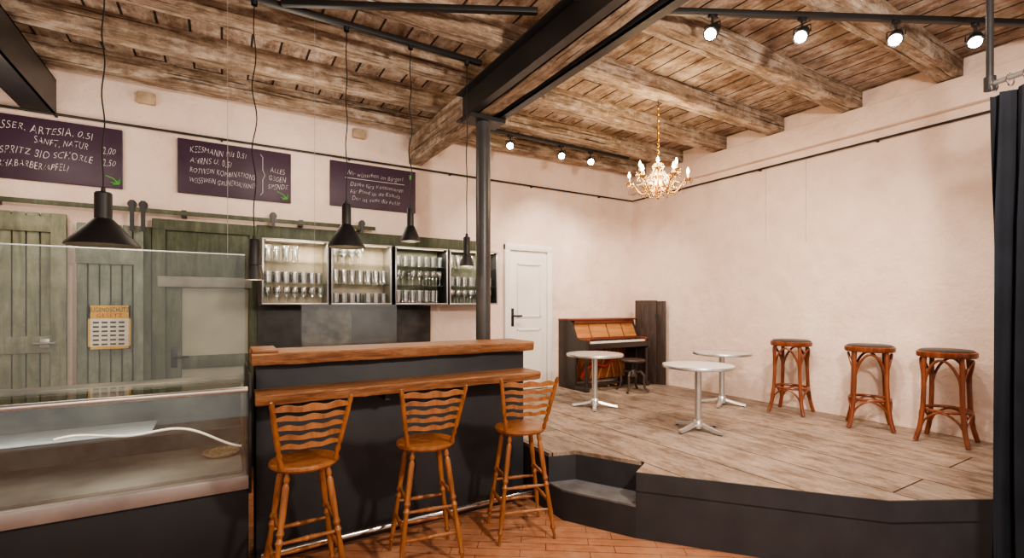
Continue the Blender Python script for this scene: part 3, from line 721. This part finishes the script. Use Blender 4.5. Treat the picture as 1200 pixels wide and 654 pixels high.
# ---------------------------------------------------------------- pendants
def pendant(px, bot, dia, sh, nh, nd, label, energy, wob):
    Y = 3.45; x, _, zb = atY(px, Y, bot)
    t = thing('pendant_lamp', label, 'pendant lamp', (x, Y, zb), 0, 'black pendant lamps over the bar')
    R_ = dia/2; r = nd/2
    obj('shade', mk(lathe, [(R_-.004, 0), (R_, 0), (R_*.97, .012), (r+.006, sh), (r, sh+.004), (r, sh), (R_*.93, .012), (R_-.004, 0)], seg=40), 'black', t)
    obj('neck', mk(lathe, [(r, sh), (r, sh+nh-.008), (r*.85, sh+nh), (.012, sh+nh), (.010, sh+nh+.025), (.003, sh+nh+.03)], seg=28), 'black', t)
    obj('bulb', mk(lathe, [(0, sh*.35), (.016, sh*.42), (.022, sh*.6), (.014, sh*.9), (.01, sh)], seg=16), 'bulb', t)
    top = TZ-.016-zb; z0 = sh+nh+.02; pts = []; n = 40
    for i in range(n+1):
        u = i/n; a = wob*math.sin(PI*u)
        pts.append((a*math.sin(u*23+px), a*math.cos(u*17), z0+(top-z0)*u))
    obj('cord', mk(sweep, pts, .0038, 6), 'cord', t)
    obj('track_adapter', mk(lathe, [(.018, top-.03), (.02, top), (0, top)], seg=14), 'black', t)
    L = bpy.data.lights.new('bulb_light', 'POINT'); L.energy = energy; L.color = (1, .72, .42); L.shadow_soft_size = .02
    lo = bpy.data.objects.new('bulb_light', L); link(lo, t); lo.location = (0, 0, sh*.25)
pendant(121, 288, .335, .145, .15, .080, 'black pendant lamp with widest cone shade above display case', 5, .008)
pendant(298, 328, .120, .09, .165, .070, 'black narrow pendant lamp hanging beside the first glass cabinet', 3, .014)
pendant(406, 290, .250, .155, .145, .062, 'black medium cone pendant lamp in front of the second glass cabinet', 4, .006)
pendant(481, 283, .150, .11, .135, .050, 'black small cone pendant lamp hanging under the third chalkboard', 3, .012)
pendant(547, 312, .115, .085, .145, .055, 'black slim pendant lamp hanging next to the column', 3, .004)
# ---------------------------------------------------------------- glass cabinets with glasses
cabs = [(.325, .925, 'cream'), (.95, 1.57, 'cream'), (1.61, 2.225, 'gback'), (2.245, 2.88, 'gback')]
names = ['first', 'second', 'third', 'fourth']
labs = ['steel framed glass cabinet farthest left, packed with clear glasses', 'steel framed lit glass cabinet behind the medium cone pendant', 'dark framed glass cabinet between lit cabinet and column', 'dark framed glass cabinet directly behind the round column']
YF, YB = 5.14, 5.445; Z0, Z1 = 1.60, 2.235
shz = (1.815, 2.03)
for i, (x0, x1, bk) in enumerate(cabs):
    t = thing('glass_cabinet', labs[i], 'cabinet', ((x0+x1)/2, YB, Z0), 0, 'wall cabinets behind the bar'); w = (x1-x0)/2; D = YB-YF; h = Z1-Z0
    bm = bmesh.new(); k = .010
    box(bm, (-w, -D, 0), (w, 0, k)); box(bm, (-w, -D, h-k), (w, 0, h)); box(bm, (-w, -D, k), (-w+k, 0, h-k)); box(bm, (w-k, -D, k), (w, 0, h-k))
    obj('carcass', bm, 'steel' if i < 2 else 'steelblk', t)
    obj('back_panel', mk(box, (-w+k, -.012, k), (w-k, 0, h-k)), bk, t)
    bm = bmesh.new(); f = .016
    box(bm, (-w, -D-.014, 0), (w, -D, f), .002); box(bm, (-w, -D-.014, h-f), (w, -D, h), .002); box(bm, (-w, -D-.014, f), (-w+f, -D, h-f), .002); box(bm, (w-f, -D-.014, f), (w, -D, h-f), .002)
    obj('front_frame', bm, 'steel', t)
    for z in shz: obj('glass_shelf', mk(box, (-w+k, -D+.03, z-Z0-.008), (w-k, -.012, z-Z0)), 'glass', t)
    obj('led_and_fill_strip', mk(box, (-w+.04, -D+.02, h-k-.008), (w-.04, -D+.035, h-k)), 'stripglow', t)  # dark framed cabinets: strip and lamp are added to brighten them
    L = bpy.data.lights.new('cabinet_lamp_and_fill', 'AREA'); L.shape = 'RECTANGLE'; L.size = .5; L.size_y = .03; L.energy = (4.2, 4.2, 4.5, 4)[i]; L.color = (1, .86, .64)
    lo = bpy.data.objects.new('cabinet_lamp_and_fill', L); link(lo, t); lo.location = (0, -D+.06, h-k-.012)
wine = [(.030, 0), (.031, .003), (.005, .008), (.004, .07), (.014, .08), (.032, .105), (.036, .13), (.030, .165), (.0285, .165), (.034, .13), (.030, .106), (.0, .082)]
tumb = [(.028, 0), (.033, .004), (.036, .11), (.0345, .11), (.031, .008), (0, .006)]
stein = [(.030, 0), (.032, .004), (.027, .03), (.034, .15), (.0325, .15), (.026, .032), (0, .02)]
protos = {}
def put_glass(kind, prof, loc, label, group):
    if kind not in protos:
        o = obj(kind, mk(lathe, prof, seg=14), 'gglass'); protos[kind] = o
    else:
        o = protos[kind].copy(); C.objects.link(o)
    o.location = loc; tag(o, label, 'glass', group)
for i, (x0, x1, bk) in enumerate(cabs):
    rows = [(Z0+.0105, 'bottom'), (shz[0]+.0005, 'middle'), (shz[1]+.0005, 'top')]
    for j, (z, rn) in enumerate(rows):
        kind, prof, nm = [('wine_glass', wine, 'stemmed wine glass'), ('tumbler', tumb, 'plain glass tumbler'), ('beer_glass', stein, 'tall flared beer glass')][(j+i) % 3]
        if i == 2 and j == 0: kind, prof, nm = ('beer_glass', stein, 'tall flared beer glass')
        n = 7 if (i, j) not in ((1, 2), (0, 2), (3, 2)) else 4
        for dpt in (0, 1):
            for k in range(n):
                if (i*7+j*3+k*5+dpt) % 11 == 0: continue
                x = x0+.062+k*(x1-x0-.124)/(7-1); y = YF+.085+dpt*.105
                put_glass(kind, prof, (x, y, z), '%s on the %s shelf of the %s glass cabinet from left' % (nm, rn, names[i]), 'glasses on the %s shelf of the %s cabinet' % (rn, names[i]))
bb = thing('back_bar_counter', 'dark back counter with tall dark splash panel under the glass cabinets', 'counter', (0, 0, 0))
obj('body', mk(box, (.30, 4.90, 0), (2.12, 5.47, .88), .004), 'anth', bb)
obj('worktop', mk(box, (.29, 4.88, .88), (2.13, 5.47, .92), .004), 'steel', bb)
obj('splash_panel', mk(box, (.30, 5.40, .92), (2.12, 5.47, 1.585), .004), 'splash', bb)
xs0 = atY(354, 5.38)[0]; xs1 = atY(412, 5.38)[0]
obj('stone_panel', mk(box, (xs0, 5.375, .921), (xs1, 5.399, 1.58), .006), 'roughstone', bb)
for x in (.35, .94, 1.53): obj('door', mk(box, (x, 4.885, .1), (x+.56, 4.90, .86), .004), 'anth2', bb)
# ---------------------------------------------------------------- glass display case
dc = thing('display_case', 'glass fronted refrigerated display case with stainless sill', 'display case', (0, 0, 0))
DX0, DX1 = -1.95, .135; YA, YZ = 3.20, 3.95
obj('base', mk(box, (DX0, YA+.02, 0), (DX1, YZ, .53), .004), 'nearblk', dc)
obj('sill', mk(box, (DX0, YA-.01, .53), (DX1, YZ, .61), .005), 'sill', dc)
obj('interior_deck', mk(box, (DX0+.02, YA+.05, .612), (DX1-.03, YZ-.03, .628)), 'deck', dc)
obj('front_glass', mk(box, (DX0, YA, .61), (DX1-.012, YA+.008, 1.09)), 'glass', dc)
obj('side_glass', mk(box, (DX1-.012, YA, .61), (DX1-.004, YZ-.02, 1.09)), 'glass', dc)
obj('rear_doors', mk(box, (DX0+.02, YZ-.03, .61), (DX1-.02, YZ-.018, 1.05)), 'back', dc)
obj('inner_shelf', mk(box, (DX0+.02, YA+.25, .84), (DX1-.03, YZ-.04, .85)), 'glass', dc)
obj('top_glass', mk(box, (DX0, YA+.03, 1.095), (DX1-.004, YZ-.2, 1.103)), 'glass', dc)
obj('rear_top', mk(box, (DX0, YZ-.2, 1.07), (DX1-.004, YZ, 1.105), .004), 'deck', dc)
obj('top_rail', mk(sweep, [(DX0, YA+.015, 1.105), (DX1-.005, YA+.015, 1.105)], .017, 14), 'alu', dc)
obj('corner_post', mk(box, (DX1-.002, YA+.0, .5), (DX1+.014, YZ, 1.2), .003), 'nearblk', dc)
L = bpy.data.lights.new('case_fill_light', 'AREA'); L.shape = 'RECTANGLE'; L.size = 1.8; L.size_y = .04; L.energy = 3.5; L.color = (1, .95, .85)  # fill lamp added to brighten the case interior
lo = bpy.data.objects.new('case_fill_light', L); link(lo, dc); lo.location = (-.9, YA+.1, 1.06)
tr = thing('woven_tray', 'small flat woven straw tray inside the display case', 'tray', (0.0, 3.66, .630))
bm = bmesh.new(); lathe(bm, [(0, .0), (.09, 0), (.105, .012), (.108, .022), (.098, .022), (.088, .010), (0, .008)], seg=28); obj('tray', bm, 'brown', tr)
cbm = bmesh.new(); pts = []  # solid white tube stands in for a bright reflection in the case
for i in range(40):
    u = i/39; pts.append((-.75+.85*u, 3.38+.05*math.sin(u*5), .86+.05*math.sin(u*4.5)+.035*math.cos(u*9)-.03*u))
sweep(cbm, pts, .007, 8); tag(obj('white_reflection_curve', cbm, 'ccream'), 'white curved tube modelling a light reflection across the inside of display case', 'reflection')
bm = bmesh.new(); box(bm, (-1.5, 3.5, .852), (-.35, 3.8, .865), .003); tag(obj('shelf_mat', bm, 'blue'), 'pale blue mat on the inner shelf of the display case', 'mat')
def sheet(x0, x1, y, z0, z1, label, lines, mat='acr', edge=False):
    t = thing('acrylic_sheet', label, 'acrylic sheet', ((x0+x1)/2, y, z0))
    w = (x1-x0)/2
    obj('pane', mk(box, (-w, 0, 0), (w, .005, z1-z0)), mat, t)
    if edge: obj('edge_profile', mk(box, (-w, -.001, z1-z0), (w, .006, z1-z0+.006)), 'alu', t)
    for x in lines:
        obj('line', mk(sweep, [(x-(x0+x1)/2, .002, z1-z0-.02), (x-(x0+x1)/2, .002, CZ-z0)], .0014, 5), 'rope', t)
sheet(-1.4, .12, 3.36, 1.13, 1.90, 'large clear acrylic guard sheet hanging above the display case', (-.95, .03), 'acr', True)
x0 = atY(353, 3.72)[0]; x1 = atY(465, 3.72)[0]
sheet(x0, x1, 3.72, 1.20, 1.60, 'smaller clear acrylic guard sheet hanging behind the bar ledge', (x0+.09,), 'acr2')
# ---------------------------------------------------------------- curtain and pipe
cpz = 2.74
d = F*(cpz-H)/(HY-106); dx, dy = ray(1160); c0 = Vector((dx*d, dy*d))
cd = Vector((-.30, -1)).normalized(); cn = Vector((-cd.y, cd.x))
rod = thing('curtain_rod', 'grey metal pipe hung from ceiling carrying the dark curtain', 'curtain rod', (c0.x, c0.y, cpz))
obj('pipe', mk(sweep, [(0, 0, .03), (cd.x*1.3, cd.y*1.3, .03)], .014, 12), 'steel', rod)
obj('drop_pipe', mk(sweep, [(0, 0, .03), (0, 0, CZ-cpz)], .016, 12), 'steelblk', rod)
obj('clamp', mk(sweep, [(0, 0, .0), (0, 0, .07)], .026, 12), 'steelblk', rod)
bm = bmesh.new(); n = 200; rows = 16; L_ = 1.2; grid = []
for j in range(rows+1):
    v = j/rows; z = cpz-.035-(cpz-.06)*v; row = []
    for i in range(n+1):
        u = i/n; f = math.sin(u*2*PI*14+.5*math.sin(v*3+u*9)); amp = .020+.030*min(1, v*4)+.008*v
        g_ = .25*amp*math.sin(u*2*PI*37+v*2)
        q = c0+cd*(u*L_+.012*math.sin(v*4+u*20)*v)+cn*(f*amp+g_+.0*v)
        row.append(bm.verts.new((q.x, q.y, z)))
    grid.append(row)
for j in range(rows):
    for i in range(n): bm.faces.new((grid[j][i], grid[j][i+1], grid[j+1][i+1], grid[j+1][i]))
cu = obj('stage_curtain', bm, 'curtain', None, 80)
tag(cu, 'heavy midnight blue pleated curtain hanging at right edge', 'curtain')
for i in range(18):
    q = c0+cd*(.02+i*L_/17.6)
    pts = [(q.x+cn.x*.026*math.cos(a), q.y+cn.y*.026*math.cos(a), cpz+.018+.032*math.sin(a)) for a in [2*PI*k/14 for k in range(14)]]
    obj('curtain_ring', mk(sweep, pts, .004, 6, True), 'chrome', cu)
for i, px in enumerate((898, 945)):
    x, y, z = atX(px, WX, 188 if i == 0 else 180)
    z2 = atX(px, WX, 285)[2]
    tag(obj('wall_wire', mk(sweep, [(WX-.012, y, 3.19), (WX-.012, y, z2)], .0016, 5), 'rope'), 'thin wire hanging down the right wall, %s' % ('nearer the chandelier' if i == 0 else 'nearer the curtain'), 'wire')
# ---------------------------------------------------------------- lights
def point(loc, e, col, r=.3):
    L = bpy.data.lights.new('lamp_and_fill_light', 'POINT'); L.energy = e; L.color = col; L.shadow_soft_size = r
    o = bpy.data.objects.new('lamp_and_fill_light', L); C.objects.link(o); o.location = loc
point((cx, cy, hz+zb+.25), 45, (1, .74, .45), .25)
point((-1.0, .2, 2.6), 60, (1, .87, .73), .4)  # added unseen fill lamp on the camera side, for general ambience
point((1.75, .12, 2.70), 270, (1, .86, .72), .10)
point((.6, 4.5, 2.9), 20, (1, .86, .70), .3)  # added fill without a fixture, brightens the area behind the bar
point((-1.2, 4.6, 2.7), 16, (1, .86, .70), .3)  # added fill without a fixture, brightens the far left
wd = bpy.data.worlds.new('world'); bpy.context.scene.world = wd; wd.use_nodes = True
wd.node_tree.nodes['Background'].inputs[0].default_value = (1, .90, .82, 1); wd.node_tree.nodes['Background'].inputs[1].default_value = .68
# ---------------------------------------------------------------- camera
cam = bpy.data.cameras.new('camera'); co = bpy.data.objects.new('camera', cam); C.objects.link(co)
co.location = (0, 0, H); co.rotation_euler = (PI/2, 0, -A)
cam.sensor_width = 36; cam.sensor_fit = 'HORIZONTAL'; cam.lens = 36*F/1200; cam.shift_y = (HY-327)/1200; cam.clip_start = .05
bpy.context.scene.camera = co
vs = bpy.context.scene.view_settings
vs.view_transform = 'AgX'; vs.look = 'AgX - Medium High Contrast'; vs.exposure = .36
